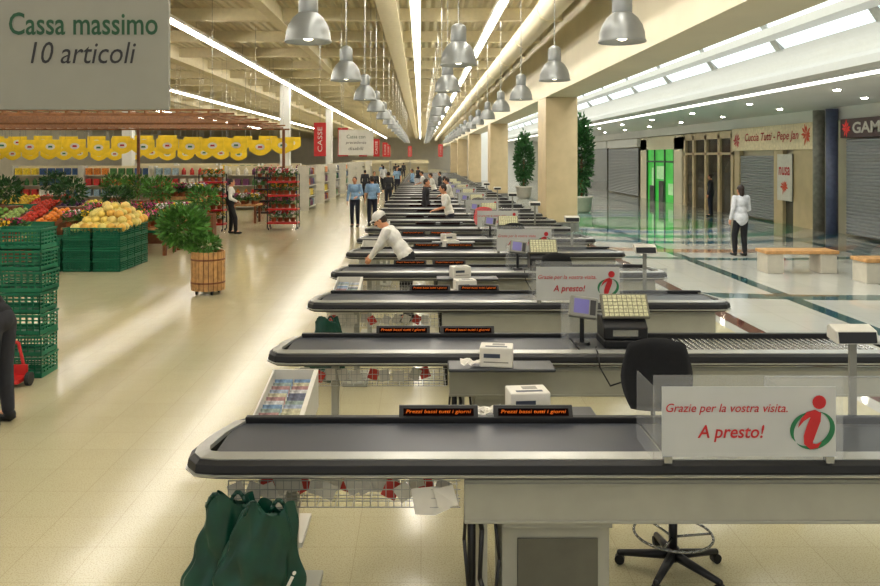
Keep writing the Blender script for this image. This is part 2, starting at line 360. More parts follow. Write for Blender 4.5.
# ---------- checkout counters
def counter(odd,E=0.0):
    lab='grey checkout counter with black bumper, dark belt and silver trim'
    r=thing('checkout_counter',(0,0,0),lab,'checkout counter','row of checkout counters')
    path=[(-.98,.66),(-1.03,.6),(-1.1,.4),(-1.135,.2),(-1.125,.13),(-1.09,.085),(-1.02,.07),(3.08+E,.07),(3.14+E,.085),(3.175+E,.13),(3.185+E,.2),(3.15+E,.4),(3.1+E,.6),(3.05+E,.66)]
    prof=[(-.02,.79),(.03,.79),(.055,.803),(.066,.835),(.06,.868),(.035,.885),(-.02,.885)]
    b=MB();b.sweep(path,prof);part(b,'bumper',m_black,r,smooth=False,bev=.003,label='black rubber bumper')
    prof=[(.03,.884),(.03,.891),(-.04,.901),(-.042,.88)]
    part(MB().sweep(path[1:-1],prof),'trim_rail',m_silver,r,label='silver edge rail')
    pr2=[(.055,.805),(.073,.812),(.075,.821),(.055,.825)]
    part(MB().sweep(path[2:-2],pr2),'bumper_inlay',m_silver,r)
    X=3.1+E
    b=MB();b.box(-1.0,X,.12,.6,.765,.868);part(b,'chassis',m_grey,r,bev=.01)
    b=MB();b.box(-1.04,1.22,.12,.56,.868,.89);b.cone((1.22,.14,.872),.018,(1.22,.55,.872),.018,10);b.cone((-1.04,.14,.872),.018,(-1.04,.55,.872),.018,10)
    part(b,'conveyor_belt',m_belt,r,smooth=False)
    b=MB();b.box(-1.0,X,.575,.62,.868,.92);part(b,'back_rail',m_black,r,bev=.006)
    b=MB();b.box(-1.0,X,.625,.69,.84,.885);part(b,'back_ledge',m_silver,r,bev=.006)
    b=MB()
    if odd:
        b.box(1.25,X,.12,.56,.868,.888);part(b,'cashier_deck',m_deck,r,bev=.003)
        b=MB();b.box(1.35,1.7,.2,.5,.889,.896);part(b,'scanner_glass',m_glass,r)
    else:
        b.box(1.25,1.98,.12,.56,.868,.888);part(b,'cashier_deck',m_deck,r,bev=.003)
        b=MB();b.box(2.02,X-.05,.13,.56,.85,.866)
        for i in range(int((X-2.1)/.048)): b.cone((2.05+i*.048,.15,.876),.014,(2.05+i*.048,.55,.876),.014,8)
        part(b,'roller_bed',m_steel,r)
    b=MB();b.box(.22,X-.02,.09,.125,.54,.765);b.box(.22,X-.02,.083,.09,.735,.75);b.box(.22,X-.02,.083,.09,.545,.56);part(b,'apron_panel',m_grey,r,bev=.005)
    b=MB();b.box(.3,.34,.13,.58,.03,.76);b.box(.42,.98,.2,.58,.0,.55);b.box(.5,.92,.19,.2,.04,.42,1);b.box(.42,.98,.13,.2,.5,.55)  # dark front plate replaces a recess, its shade put into the colour
    part(b,'pedestal',[m_grey,m_recess_shade],r,bev=.004)
    b=MB();b.cone((.26,.16,.0),.022,(.26,.16,.76),.022,10);b.cone((.26,.16,.55),.034,(.26,.16,.62),.034,10);b.tube([V((.27,.14,.7)),V((.31,.12,.5)),V((.3,.12,.25)),V((.36,.13,.04))],.012,8);b.tube([V((.24,.14,.72)),V((.22,.12,.45)),V((.25,.12,.1))],.009,8);b.tube([V((.38,.14,.54)),V((.4,.12,.35)),V((.37,.12,.1))],.009,8)
    part(b,'cable_bundle',m_bplas,r,smooth=True,label='black cable bundle')
    b=MB();b.box(2.7,3.0,.15,.58,0,.55);part(b,'pedestal',m_grey,r,bev=.004)
    b=MB();b.box(-.72,-.66,.3,.36,.03,.76);b.box(-.82,-.56,.08,.62,0,.03);part(b,'support_leg',m_grey,r,bev=.006)
    b=MB();x=-.98
    while x<.2: b.box(x,x+.004,.1,.104,.62,.76);x+=.04
    for z in (.62,.665,.71,.755): b.box(-.98,.2,.097,.101,z,z+.004)
    for i in range(7): b.box(-.98,.2,.1+i*.07,.104+i*.07,.62,.624)
    for i in range(14): b.box(-.98+i*.09,-.976+i*.09,.1,.55,.621,.625)
    part(b,'wire_basket',m_silver,r,label='silver wire basket')
    if odd: b=MB().box(.2,1.05,.69,.96,.835,.86)
    else: b=MB().box(.2,.98,-.3,-.05,.835,.86)
    part(b,'packing_shelf',m_deck,r,bev=.008)
    return r
Ys=[3.86+2.1*k for k in range(34)]
c1=counter(True);c1.location=(0,Ys[0],0)
c2l=counter(False,.6);c2l.location=(0,Ys[1],0);c2=counter(False);c2.location=(0,Ys[3],0)
for k in range(2,34):
    if k==3: continue
    sk=() if k<10 else ('wire_basket','scanner_glass','bumper_inlay','support_leg','cable_bundle')
    dup(c1 if k%2==0 else c2,(0,Ys[k],0),None,sk)
def strip():
    r=thing('price_strip_holder',(0,0,0),'black wedge holder with orange promotional lettering','sign','price strip holders on the belt rail')
    b=MB();b.prism([(-.02,0),(.045,0),(.03,.055),(.015,.055)],-.225,.225,'x');part(b,'holder',m_black,r)
    b=MB();M=Matrix.Translation((0,-.0145,.027))@Matrix.Rotation(math.radians(-32),4,'X');b.box(-.2,.2,-.002,.002,-.02,.02,0,M);part(b,'printed_strip',m_dred,r)
    text('Prezzi bassi tutti i giorni',.37,.025,m_orange,r,(0,-.0195,.029),.2,(math.radians(-32),0,0),.008);return r
st=strip();st.location=(.1,Ys[0]+.595,.921)
for k in range(0,12):
    for x in (.1,.64):
        if k==0 and x==.1: continue
        xx=x-(0 if k%2==0 else .25)
        dup(st,(xx,Ys[k]+.595,.921),None,() if k<6 else ('lettering',))
def asign():
    r=thing('acrylic_farewell_sign',(0,0,0),'clear acrylic screen holding farewell poster with red and green emblem','sign','acrylic farewell signs')
    b=MB();b.box(-.47,.47,0,.008,0,.42);part(b,'acrylic_screen',m_acryl,r,bev=.002)
    b=MB();b.box(-.47,-.462,.01,.3,0,.36);part(b,'acrylic_side',m_acryl,r)
    b=MB();b.box(-.43,.43,-.006,-.002,.02,.365);part(b,'poster',m_poster,r)
    for x in (-.4,.4): part(MB().box(x-.02,x+.02,-.012,.02,-.012,.02),'clip',m_steel,r)
    text('Grazie per la vostra visita.',.6,.056,m_red,r,(-.11,-.01,.255),.25,None,.004)
    text('A presto!',.33,.085,m_red,r,(-.09,-.01,.135),.2,None,.014)
    def lens(b,cl,ws,y):
        vs=[];n=len(cl)
        for i,(x,z) in enumerate(cl):
            a=cl[max(0,i-1)];c=cl[min(n-1,i+1)];dx,dz=c[0]-a[0],c[1]-a[1];l=math.hypot(dx,dz);nx,nz=-dz/l,dx/l
            vs+=[(x+nx*ws[i],y,z+nz*ws[i]),(x-nx*ws[i],y,z-nz*ws[i])]
        b.add(vs,[(2*i,2*i+1,2*i+3,2*i+2) for i in range(n-1)])
    b=MB()
    for (a0,a1,rx,rz,wd) in ((-130,75,.1,.09,.013),(110,222,.098,.088,.01)):
        cl=[];ws=[]
        for i in range(21):
            t=i/20;a=math.radians(a0+(a1-a0)*t);x=rx*math.cos(a);z=rz*math.sin(a);cl.append((.31+x+z*.15,.155+z));ws.append(.001+wd*math.sin(math.pi*t))
        lens(b,cl,ws,-.0105)
    part(b,'emblem_ring',m_green,r)
    b=MB();b.add([(.345+.034*math.cos(t*.3927),-.012,.29+.034*math.sin(t*.3927)) for t in range(16)],[tuple(range(16))])
    lens(b,[(.24,.165),(.262,.203),(.29,.228),(.322,.236),(.345,.222)],[.001,.009,.015,.018,.018],-.0125)
    lens(b,[(.338,.244),(.326,.205),(.308,.16),(.294,.118),(.292,.09),(.308,.072),(.335,.075),(.355,.095)],[.017,.027,.028,.027,.023,.016,.01,.001],-.0125)
    part(b,'emblem_figure',m_red,r);return r
sg=asign();sg.location=(1.62,Ys[0]+.0,.9)
for k in (2,4,6,8,10,12,14): dup(sg,(1.62,Ys[k]+.0,.9),None,() if k<8 else ('lettering','emblem_ring'))
g=thing('acrylic_guard',(2.2,Ys[0]+.5,.889),'clear acrylic guard standing on the cashier deck','screen','clear acrylic guards')
part(MB().box(-.28,.5,0,.006,0,.28),'guard_panel',m_acryl,g);part(MB().box(-.28,-.274,-.2,0,0,.28),'guard_side',m_acryl,g);part(MB().box(-.28,.5,-.002,.008,.28,.284),'guard_edge',m_steel,g)
for k in (2,4): dup(g,(2.2,Ys[k]+.5,.889))
def disp():
    r=thing('customer_display',(0,0,0),'grey customer price display on a short pole','price display','customer price displays')
    part(MB().cone((0,0,0),.03,(0,0,.012),.026,16),'base',m_head,r);part(MB().box(-.02,.02,-.01,.01,.01,.45),'pole',m_head,r)
    b=MB();b.prism([(-.06,0),(.06,.02),(.06,.085),(.04,.1),(-.045,.075)],-.12,.12,'x');part(b,'display_head',m_white,r,(0,0,.44),.006)
    b=MB();b.prism([(-.0615,.008),(-.048,.068),(-.052,.07),(-.0655,.01)],-.108,.108,'x');part(b,'display_window',m_bplas,r,(0,0,.44));return r
dp=disp();dp.location=(2.5,Ys[0]+.66,.886)
for k in (2,4,6,8,10,12): dup(dp,(2.5,Ys[k]+.66,.886))
def reg():
    r=thing('cash_register',(0,0,0),'black cash register with cream key panel and small monitor','cash register','cash registers on counters')
    part(MB().box(-.05,.32,-.14,.16,0,.06),'base',m_bplas,r,bev=.008)
    b=MB();b.prism([(-.12,.0),(.13,.0),(.13,.16),(-.02,.18),(-.12,.1)],-.05,.3,'x');part(b,'printer_body',m_bplas,r,(0,0,.061),.01)
    b=MB();b.box(0.02,.22,-.125,-.121,.09,.14);part(b,'printer_slot',m_steel,r)
    M=Matrix.Translation((.14,-.02,.31))@Matrix.Rotation(math.radians(-34),4,'X')
    part(MB().box(-.19,.19,-.015,.015,-.105,.105,0,M),'key_panel',m_kcase,r,bev=.008)
    b=MB()
    for i in range(9):
        for j in range(6): b.box(-.172+i*.039,-.14+i*.039,-.022,-.015,-.092+j*.031,-.067+j*.031,0,M)
    part(b,'keys',m_keys,r)
    part(MB().box(.1,.18,.0,.05,.2,.29),'panel_arm',m_bplas,r)
    part(MB().cone((-.2,0,0),.07,(-.2,0,.02),.06,16),'monitor_base',m_bplas,r);part(MB().cone((-.2,0,.02),.018,(-.2,0,.22),.018,10),'monitor_pole',m_bplas,r)
    M=Matrix.Translation((-.19,-.01,.3))@Matrix.Rotation(math.radians(-22),4,'X')@Matrix.Rotation(math.radians(8),4,'Y')
    part(MB().box(-.11,.11,-.02,.04,-.085,.085,0,M),'monitor',m_head,r,bev=.01);part(MB().box(-.08,.04,-.024,-.021,-.055,.06,0,M),'screen',m_screen,r)
    part(MB().box(.05,.095,-.024,-.021,-.06,.06,0,M),'card_reader',m_bplas,r)
    b=MB();b.box(-.34,-.334,-.16,.1,0,.34);b.box(-.34,.36,.17,.176,0,.3);part(b,'acrylic_shield',m_acryl,r)
    return r
rg=reg();rg.location=(1.5,Ys[1]+.34,.889)
for k in (3,5,7,9,11,13,15,17): dup(rg,(1.5,Ys[k]+.34,.889))
for k in (1,3):
    pts=[V((1.4,.26,.9)),V((1.36,.1,.915)),V((1.35,-.01,.9)),V((1.36,-.03,.8)),V((1.44,-.03,.66)),V((1.56,-.03,.7)),V((1.62,-.02,.76))]
    part(MB().tube(pts,.006),'power_cable',m_bplas,None,(0,Ys[k],0),smooth=True,label='thin black cable looping over the counter front',cat='cable',group='register cables')
def chair(fab,label):
    r=thing('cashier_chair',(0,0,0),label,'chair','swivel cashier chairs')
    b=MB()
    for i in range(5):
        a=i*2*math.pi/5+.35;d=V((math.cos(a),math.sin(a),0));b.bone(V((0,0,.1)),.03,d*.3+V((0,0,.065)),.018,8)
    b.cone((0,0,.07),.04,(0,0,.14),.035,14);part(b,'star_base',m_bplas,r,smooth=True)
    for i in range(5):
        a=i*2*math.pi/5+.35;d=V((math.cos(a),math.sin(a),0))*.3;u=V((-d.y,d.x,0)).normalized()*.02
        part(MB().cone(d-u+V((0,0,.028)),.028,d+u+V((0,0,.028)),.028,12),'caster',m_black,r)
    part(MB().cone((0,0,.14),.025,(0,0,.34),.025,12).cone((0,0,.34),.016,(0,0,.58),.016,10),'gas_column',m_bplas,r,smooth=True)
    b=MB();n=32
    for i in range(n):
        a=2*math.pi*i/n;c=2*math.pi*(i+1)/n;b.cone((.22*math.cos(a),.22*math.sin(a),.22),.008,(.22*math.cos(c),.22*math.sin(c),.22),.008,6)
    for i in range(3):
        a=i*2.09;b.cone((0,0,.2),.007,(.22*math.cos(a),.22*math.sin(a),.22),.007,6)
    part(b,'foot_ring',m_steel,r,smooth=True)
    b=MB();b.ell((0,.03,.62),(.23,.22,.05),None,24,10);b.box(-.1,.1,-.08,.12,.565,.59);part(b,'seat',fab,r,smooth=True)
    b=MB();nx,nz=14,12;vs=[];
    for side in (0,1):
        for j in range(nz+1):
            for i in range(nx+1):
                u=i/nx*2-1;w=j/nz*2-1
                uu=u*math.sqrt(1-w*w*.24);ww=w*math.sqrt(1-u*u*.24)
                sw=1-.1*max(0,w)-.14*max(0,-w)**2
                th=.035*(1-max(abs(u),abs(w))**5)
                vs.append((uu*.225*sw,.4-.07*uu*uu+(th if side else -th)-.04*ww*ww+.02*ww,1.04+ww*.225))
    N1=(nx+1)*(nz+1);fs=[]
    for s_ in (0,1):
        for j in range(nz):
            for i in range(nx):
                q=[j*(nx+1)+i,j*(nx+1)+i+1,(j+1)*(nx+1)+i+1,(j+1)*(nx+1)+i];q=[k+s_*N1 for k in q];fs.append(q if s_ else q[::-1])
    bd=[i for i in range(nx+1)]+[j*(nx+1)+nx for j in range(1,nz+1)]+[nz*(nx+1)+i for i in range(nx-1,-1,-1)]+[j*(nx+1) for j in range(nz-1,0,-1)]
    for i in range(len(bd)): a,c=bd[i],bd[(i+1)%len(bd)];fs.append((a,c,c+N1,a+N1))
    b.add(vs,fs);part(b,'backrest',fab,r,smooth=True)
    part(MB().cone((0,.1,.58),.015,(0,.4,.62),.015,8).cone((0,.4,.62),.015,(0,.44,1.0),.015,8),'back_stem',m_bplas,r,smooth=True);return r
ch=chair(m_fab,'black fabric swivel chair on a five-star base');ch.location=(1.46,4.52,0);ch.rotation_euler=(0,0,-.02)
for k in (2,4,8): dup(ch,(1.7,Ys[k]+.85,0),.3)
rc=chair(c_rd,'swivel chair with red covered backrest');rc.location=(1.42,17.35,0)
def rack():
    r=thing('magazine_rack',(0,0,0),'white angled rack filled with magazines at counter end','magazine rack','magazine racks')
    sd=[(0,.6),(.8,.66),(.8,.92),(0,.8)]
    b=MB();b.prism(sd,0,.012,'x');b.prism(sd,.285,.315,'x')
    b.prism([(0,.6),(.8,.66),(.8,.7),(0,.62)],.012,.285,'x');b.box(0,.315,0,.012,.6,.78);b.box(0,.315,.788,.8,.66,.92);b.box(.1,.25,.3,.36,0,.64);b.box(.02,.3,.15,.55,0,.03)
    part(b,'rack_body',m_white,r);return r
mr=rack();mr.location=(-1.03,Ys[0]+.78,0)
for k in (2,4,6): dup(mr,(-1.03,Ys[k]+.78,0))
mcols=[mat('magazine_cover',c,.4,var=.5,ns=30) for c in ('#98a4b8','#6f8cac','#c0c0c0','#a07a7a','#8a9a94','#b8b498','#5f6478')]
for k in (0,2):
    for j in range(12):
        for i in range(2):
            y=.05+j*.06;t=math.radians(40)
            b=MB();M=Matrix.Rotation(-t,4,'X');b.box(-.062,.062,-.004,.004,0,.19,0,M)
            part(b,'magazine',mcols[(j*2+i+R.randrange(3))%7],None,(-1.03+.08+i*.135,Ys[k]+.78+y,.645+y*.1),label='glossy magazine standing in the white rack',cat='magazine',group='magazines in the rack')
def wbox():
    r=thing('bag_dispenser_box',(0,0,0),'white cardboard dispenser box with dark label strip','box','white dispenser boxes')
    b=MB();b.box(-.12,.12,-.085,.085,0,.145);part(b,'carton',m_paper,r,bev=.008)
    mb_=mat('blue_grey_print','#3c4454',.5)
    part(MB().box(-.09,.03,-.0875,-.0855,.07,.1),'label_strip',mb_,r);part(MB().box(-.09,.09,-.0875,-.0855,.035,.043),'label_line',m_stone,r)
    part(MB().box(-.08,.08,-.06,-.03,.1455,.147),'top_label',mb_,r);part(MB().box(-.03,.06,-.005,.05,.1455,.147),'slot',m_stone,r);return r
wb=wbox();wb.location=(.64,Ys[0]+.83,.861);wb.rotation_euler=(0,0,.1)
dup(wb,(.56,Ys[1]-.18,.861),-.15)
for k in (2,3,4,5): dup(wb,(.5,Ys[k]+(.83 if k%2==0 else -.18),.861),.1*k)
for k,(x,y) in enumerate(((.3,Ys[0]+.76),(.4,Ys[0]+.8),(.36,Ys[1]-.2),(.36,Ys[2]+.8))):
    b=MB();nn=7;vs=[]
    for j in range(nn):
        for i in range(nn): vs.append((i*.025-.07,j*.02-.06,.012+.04*R.random()))
    b.add(vs,[(j*nn+i,j*nn+i+1,(j+1)*nn+i+1,(j+1)*nn+i) for j in range(nn-1) for i in range(nn-1)])
    part(b,'crumpled_receipt',m_paper,None,(x,y,.858),label='crumpled white paper on the packing shelf',cat='paper',group='crumpled papers')
for k in (0,1,2):
    for i in range(20 if k==0 else 10):
        x=-.93+i*(1.08/(20 if k==0 else 10));b=MB();M=Matrix.Rotation(R.uniform(-.6,.6),4,'Y')@Matrix.Rotation(R.uniform(-.2,.2),4,'X')
        b.box(-.04,.04,-.002,.002,0,.09,0,M)
        part(b,'leaflet',[m_paper,m_paper,m_rpaper,m_paper][(i+k)%4],None,(x,Ys[k]+.16+R.random()*.12,.635),label='small printed leaflet in the wire basket',cat='leaflet',group='leaflets in wire baskets')
part(MB().add([(0,0,0),(.14,.01,.01),(.2,.0,-.1),(.12,.01,-.14),(.02,0,-.13)],[(0,1,2,3,4)]),'hanging_leaflet',m_paper,None,(-.05,Ys[0]+.09,.72),label='creased white leaflet hanging from the wire basket',cat='leaflet')
part(MB().add([(0,0,0),(.1,.01,.02),(.13,.0,-.08),(.03,.01,-.1)],[(0,1,2,3)]),'hanging_leaflet',m_paper,None,(.06,Ys[0]+.08,.72),label='creased white leaflet hanging from the wire basket',cat='leaflet')
def bag(loc,w,h,seed,rz=0):
    r=thing('shopping_bag',loc,'dark green crumpled reusable bag hanging from the counter edge','bag','green shopping bags',rz)
    n=80;rows=36;b=MB();vs=[]
    for j in range(rows+1):
        t=j/rows
        for i in range(n):
            a=2*math.pi*i/n;wid=w/2*(.5+.5*min(1,t*1.5)**.7);dep=(.025+.03*t)
            ridge=abs(((a*4/math.pi+seed+1.2*math.sin(t*5+seed)+t*1.5)%2)-1)
            nn=noise.noise(V((math.cos(a)*2.5+seed*3,math.sin(a)*2.5,t*4)))
            f=.7+.6*ridge+.6*nn
            sx=.05*w*math.sin(t*4+seed)
            zt=-t*h*(1+.1*math.sin(a*1.0+seed)) + (.035*math.sin(a*3+seed) if j==0 else 0)
            vs.append((wid*math.cos(a)*(1+.3*nn)+sx,dep*math.sin(a)*f,zt))
    fs=[(j*n+i,j*n+(i+1)%n,(j+1)*n+(i+1)%n,(j+1)*n+i) for j in range(rows) for i in range(n)]+[tuple(range(rows*n,rows*n+n))]
    b.add(vs,fs);part(b,'bag_body',m_bag,r,(0,0,-.02),smooth=True)
    for s in (-1,1):
        b=MB();pp=[V((s*w*.14+q*.04,.012*s,-.05+.06*(1-q*q))) for q in (-1,-.6,-.2,.2,.6,1)]
        part(b.tube(pp,.01),'handle',m_bag,r,smooth=True)
    return r
bg=bag((-.95,Ys[0]-.05,.75),.38,.62,1);bg2=bag((-.74,Ys[0]-.14,.75),.42,.56,2.4)
text('i',.03,.1,m_paper,bg2,(.13,-.075,-.33),.2,(0,.3,0),.02,'bag_print');part(MB().ell((.1,-.075,-.4),(.03,.004,.02)),'bag_emblem',m_red,bg2,smooth=True)
dup(bg,(-.98,Ys[2]-.07,.755))
# ---------- hanging signs
sg1=thing('lane_sign',(-1.86,4.3,2.66),'pale grey hanging express checkout sign','sign')
part(MB().box(-.47,.47,0,.03,0,.72),'sign_board',mat('sign_board','#87867b',.6,var=.02),sg1,bev=.004)
text('Cassa massimo',.82,.125,m_dgreen,sg1,(0,-.004,.475),0,None,.012);text('10 articoli',.58,.12,m_ink,sg1,(0,-.004,.315),.22)
for x in (-.4,.4): part(MB().cone((x,.015,.72),.004,(x,.015,3.9),.004,6),'suspension_wire',m_steel,sg1)
sg2=thing('lane_sign',(-1.75,21,2.45),'white hanging sign with green lettering over a lane','sign')
part(MB().box(-.47,.47,0,.03,0,.68),'sign_board',m_white,sg2);text('Cassa con',.5,.1,m_dgreen,sg2,(0,-.004,.5));text('precedenza',.55,.1,m_ink,sg2,(0,-.004,.33),.2);text('disabili',.4,.09,m_ink,sg2,(0,-.004,.18),.2)
for x in (-.4,.4): part(MB().cone((x,.015,.68),.006,(x,.015,4.1),.006,6),'suspension_wire',m_steel,sg2)
rs=thing('hanging_banner',(-2.85,22,2.42),'red vertical hanging banner','banner','red hanging banners')
part(MB().box(-.17,.17,0,.02,0,.95),'banner_panel',m_redp,rs)
text('CASSE',.7,.13,m_paper,rs,(0,-.004,.48),0,(0,-math.pi/2,0));part(MB().cone((0,.01,.95),.006,(0,.01,4.1),.006,6),'suspension_wire',m_steel,rs)
for x,y in ((-2.6,26),(-2.45,33),(-2.4,42),(-2.4,52),(-2.6,62),(1.5,60),(-1,70)): dup(rs,(x,y,2.42))
# ---------- bell lamps
lp=thing('pendant_lamp',(0,0,0),'aluminium bell-shaped pendant lamp hanging from the ceiling','lamp','aluminium pendant lamps')
part(MB().lathe([(.25,0),(.252,.012),(.24,.03),(.235,.1),(.21,.18),(.165,.255),(.115,.3),(.1,.315),(.095,.31),(.16,.245),(.2,.18),(.225,.1),(.235,.02),(.25,0)],n=32),'lamp_shade',m_alu,lp,smooth=True)
part(MB().lathe([(.0,.3),(.1,.3),(.105,.32),(.105,.5),(.09,.53),(.04,.56),(0,.57)],n=20),'ballast_housing',m_alu,lp,smooth=True)
part(MB().ell((0,0,.1),(.08,.08,.085)),'bulb',m_bulb,lp,smooth=True)
part(MB().cone((0,0,.56),.008,(0,0,2.97),.008,8),'suspension_rod',m_steel,lp)
lp.location=(-1.2,8.3,3.62)
for i in range(15):
    if i: dup(lp,(-1.2,8.3+4.2*i,3.62))
    dup(lp,(2.14,8.3+4.2*i,3.62));dup(lp,(.5,10.4+4.2*i,3.62))
# ---------- fluorescent strips
ls=thing('fluorescent_strip_light',(0,0,6.0),'long white fluorescent strip light under the ceiling','ceiling light','fluorescent strip lights')
part(MB().box(-.13,.13,-2.9,2.9,.03,.12),'housing',m_white,ls);part(MB().cone((0,-2.88,0),.06,(0,2.88,0),.06,8),'tube',m_tube,ls)
for z in (-2,2): part(MB().cone((0,z,.12),.006,(0,z,.59),.006,6),'suspension_wire',m_steel,ls)
first=True
for x in (-20.5,-13.5,-6.63,-.14,1.93):
    for i in range(26 if x>-8 else 18):
        p=(x,-3+6*i,6.0)
        if first: ls.location=p;first=False
        else: dup(ls,p)
# ---------- ceiling
def roofmat():
    m=mat('corrugated_roof','#cdc4a2',.6,var=.05);nt=m.node_tree;b=nt.nodes['Principled BSDF']
    tc=nt.nodes.new('ShaderNodeTexCoord');w=nt.nodes.new('ShaderNodeTexWave');w.inputs['Scale'].default_value=1.2;w.bands_direction='X'
    nt.links.new(tc.outputs['Object'],w.inputs['Vector']);bp=nt.nodes.new('ShaderNodeBump');bp.inputs['Strength'].default_value=.8;bp.inputs['Distance'].default_value=.1
    nt.links.new(w.outputs['Fac'],bp.inputs['Height']);nt.links.new(bp.outputs['Normal'],b.inputs['Normal']);return m
b=MB();b.box(-45,4.2,-8,165,6.6,6.8);part(b,'ceiling',roofmat(),label='beige corrugated store roof',kind='structure')
k=1
for y in range(18,160,4):
    part(MB().box(-45,4,y,y+.25,6.25,6.6),'trim_%d'%k,m_beam,kind='structure',label='beige roof cross beam');k+=1
for x,w,z in ((-1.1,.5,6.12),(-4.2,.3,6.2),(-9.8,.5,6.1),(3.2,.25,6.2),(-17,.5,6.1)):
    part(MB().box(x,x+w,-8,160,z,6.62),'trim_%d'%k,m_beam,kind='structure',label='long beige ceiling beam');k+=1
d=thing('ventilation_duct',(2.9,50,5.75),'round cream ventilation duct along the ceiling','duct')
part(MB().cone((0,-55,0),.28,(0,105,0),.28,20),'duct_pipe',m_cream,d,smooth=True)
for i in range(26): part(MB().cone((0,-54+i*4.3,0),.3,(0,-53.9+i*4.3,0),.3,20),'duct_collar',m_beam,d)
part(MB().box(4.0,5.0,-8,160,4.32,6.8),'trim_%d'%k,m_cream,kind='structure',label='deep cream bulkhead beam');k+=1
for i in range(5):
    y=25+20*i
    r=thing('column',(4.5,y,0),'rectangular beige stone column supporting the bulkhead','column','stone columns')
    part(MB().box(-.5,.52,0,1.7,.3,4.32),'shaft',m_column,r,bev=.02);part(MB().box(-.54,.56,-.04,1.74,0,.3),'plinth',m_stone,r)
for i,(x,y) in enumerate(((-7.3,42),(-7.3,62),(-15,40))):
    part(MB().box(x-.25,x+.25,y-.25,y+.25,0,6.6),'support_column',m_wht,label='plain white store column',cat='column',group='white store columns')
part(MB().box(-45,30,160,160.3,0,7),'wall_back',m_cream,kind='structure',label='distant cream wall')
part(MB().box(-45.3,-45,-8,160,0,7),'wall_left',m_cream,kind='structure',label='distant cream side wall')
# mall ceiling
part(MB().box(8,13.2,-8,80,3.95,4.1),'ceiling.001',m_mwh,kind='structure',label='white lowered soffit')
b=MB()
pr=[(8.0,4.1),(8.0,3.93),(7.9,3.96),(7.82,4.04),(7.85,4.2),(7.98,4.3),(8.25,4.32)]
b.prism(pr,-8,80,'y')
def curve(p0,p1,p2,n=8): return [((1-t)**2*p0[0]+2*t*(1-t)*p1[0]+t*t*p2[0],(1-t)**2*p0[1]+2*t*(1-t)*p1[1]+t*t*p2[1]) for t in [i/n for i in range(n+1)]]
b.prism(curve((8.45,4.34),(8.75,4.62),(8.25,4.86))+[(8.9,4.9),(8.9,4.1),(8.3,4.1)],-8,80,'y')
m_cv=mat('cove_plaster','#b4b6b3',.6,var=.02)
part(b,'trim_%d'%k,m_cv,kind='structure',label='smooth sweeping white light cove');k+=1
part(MB().box(8.28,8.44,-8,80,4.31,4.36),'trim_%d'%k,m_cove,kind='structure',label='glowing cove light slot');k+=1
part(MB().box(8.02,8.2,-8,80,3.9,3.945),'trim_%d'%k,m_cove,kind='structure',label='glowing edge light');k+=1
b=MB();b.add([(8.35,-8,4.86),(8.35,80,4.86),(8.05,80,5.15),(8.05,-8,5.15)],[(0,1,2,3)])
part(b,'window_1',m_sky,kind='structure',label='bright clerestory skylight band')
b=MB();b.prism([(8.1,5.08),(8.1,5.26),(7.8,5.3),(7.8,5.12)],-8,80,'y');part(b,'trim_%d'%k,m_cv,kind='structure',label='white ledge between skylight bands');k+=1
b=MB();b.add([(8.0,-8,5.24),(8.0,80,5.24),(7.7,80,5.9),(7.7,-8,5.9)],[(0,1,2,3)])
part(b,'window_3',m_sky,kind='structure',label='bright upper skylight band')
b=MB();b.add([(5,-8,6.4),(7.2,-8,6.4),(7.2,80,6.4),(5,80,6.4)],[(0,1,2,3)])
part(b,'added_skylight',m_addglow,kind='structure',label='unseen overhead skylight panel added to light the arcade')  # glowing panel out of view, added to brighten the arcade
b=MB()
b.prism(curve((7.7,5.85),(7.65,6.3),(7.0,6.4))+[(7.0,6.6),(8.6,6.6),(8.6,4.9),(8.4,4.9),(8.12,5.18),(8.04,5.24)],-8,80,'y');part(b,'ceiling.002',m_cv,kind='structure',label='curved white vault edge')
m_rib=mat('skylight_rib','#a2a6a3',.6)
for i in range(22):
    y=-6+i*4;b=MB()
    b.prism([(8.4,4.8),(8.26,4.84),(7.6,5.85),(7.75,5.95)],y-.14,y+.14,'y')
    part(b,'trim_%d'%k,m_rib,kind='structure',label='white skylight rib');k+=1
for i in range(24):
    b=MB();b.cone((0,0,0),.07,(0,0,.02),.07,14);part(b,'downlight',m_spot,None,(9.6 if i%2 else 11.6,6+i*2.4,3.93),label='small round recessed downlight in the soffit',cat='ceiling light',group='recessed downlights')
part(MB().box(13.2,13.6,-8,80,0,4.0),'wall_right',m_cream,kind='structure',label='cream wall behind the shopfronts')
part(MB().box(13.0,13.2,-8,80,3.55,3.95),'trim_%d'%k,m_mwh,kind='structure',label='white band above shopfronts');k+=1
part(MB().box(5,13.2,80,80.3,0,6.3),'wall_end',m_wht,kind='structure',label='white end wall of the arcade')
def shop(name,y0,y1,label):
    return thing(name,(13,(y0+y1)/2,0),label,'shopfront'),(y1-y0)/2
def shutter(r,y0,y1,z1,x=.0):
    b=MB();z=.05
    while z<z1-.05: b.prism([(x,z),(x-.03,z+.03),(x-.03,z+.07),(x,z+.1)],y0,y1,'y');z+=.1
    part(b,'roller_shutter',m_shut,r)
def splash(y,z,rad,x,seed):
    rr=random.Random(seed);b=MB()
    for i in range(11):
        a=i*2*math.pi/11+rr.uniform(-.15,.15);L=rad*rr.uniform(.6,1.05);w=rad*.13
        cy,cz=math.cos(a),math.sin(a)
        b.add([(x,y,z),(x,y+cy*L*.6-cz*w,z+cz*L*.6+cy*w),(x,y+cy*L,z+cz*L),(x,y+cy*L*.6+cz*w,z+cz*L*.6-cy*w)],[(0,1,2,3)])
    return b
m_os=mat('orange_splash','#d0502a',.5)
r,h=shop('shopfront',16,23.9,'shopfront closed by grey roller shutter beneath dark lettered band')
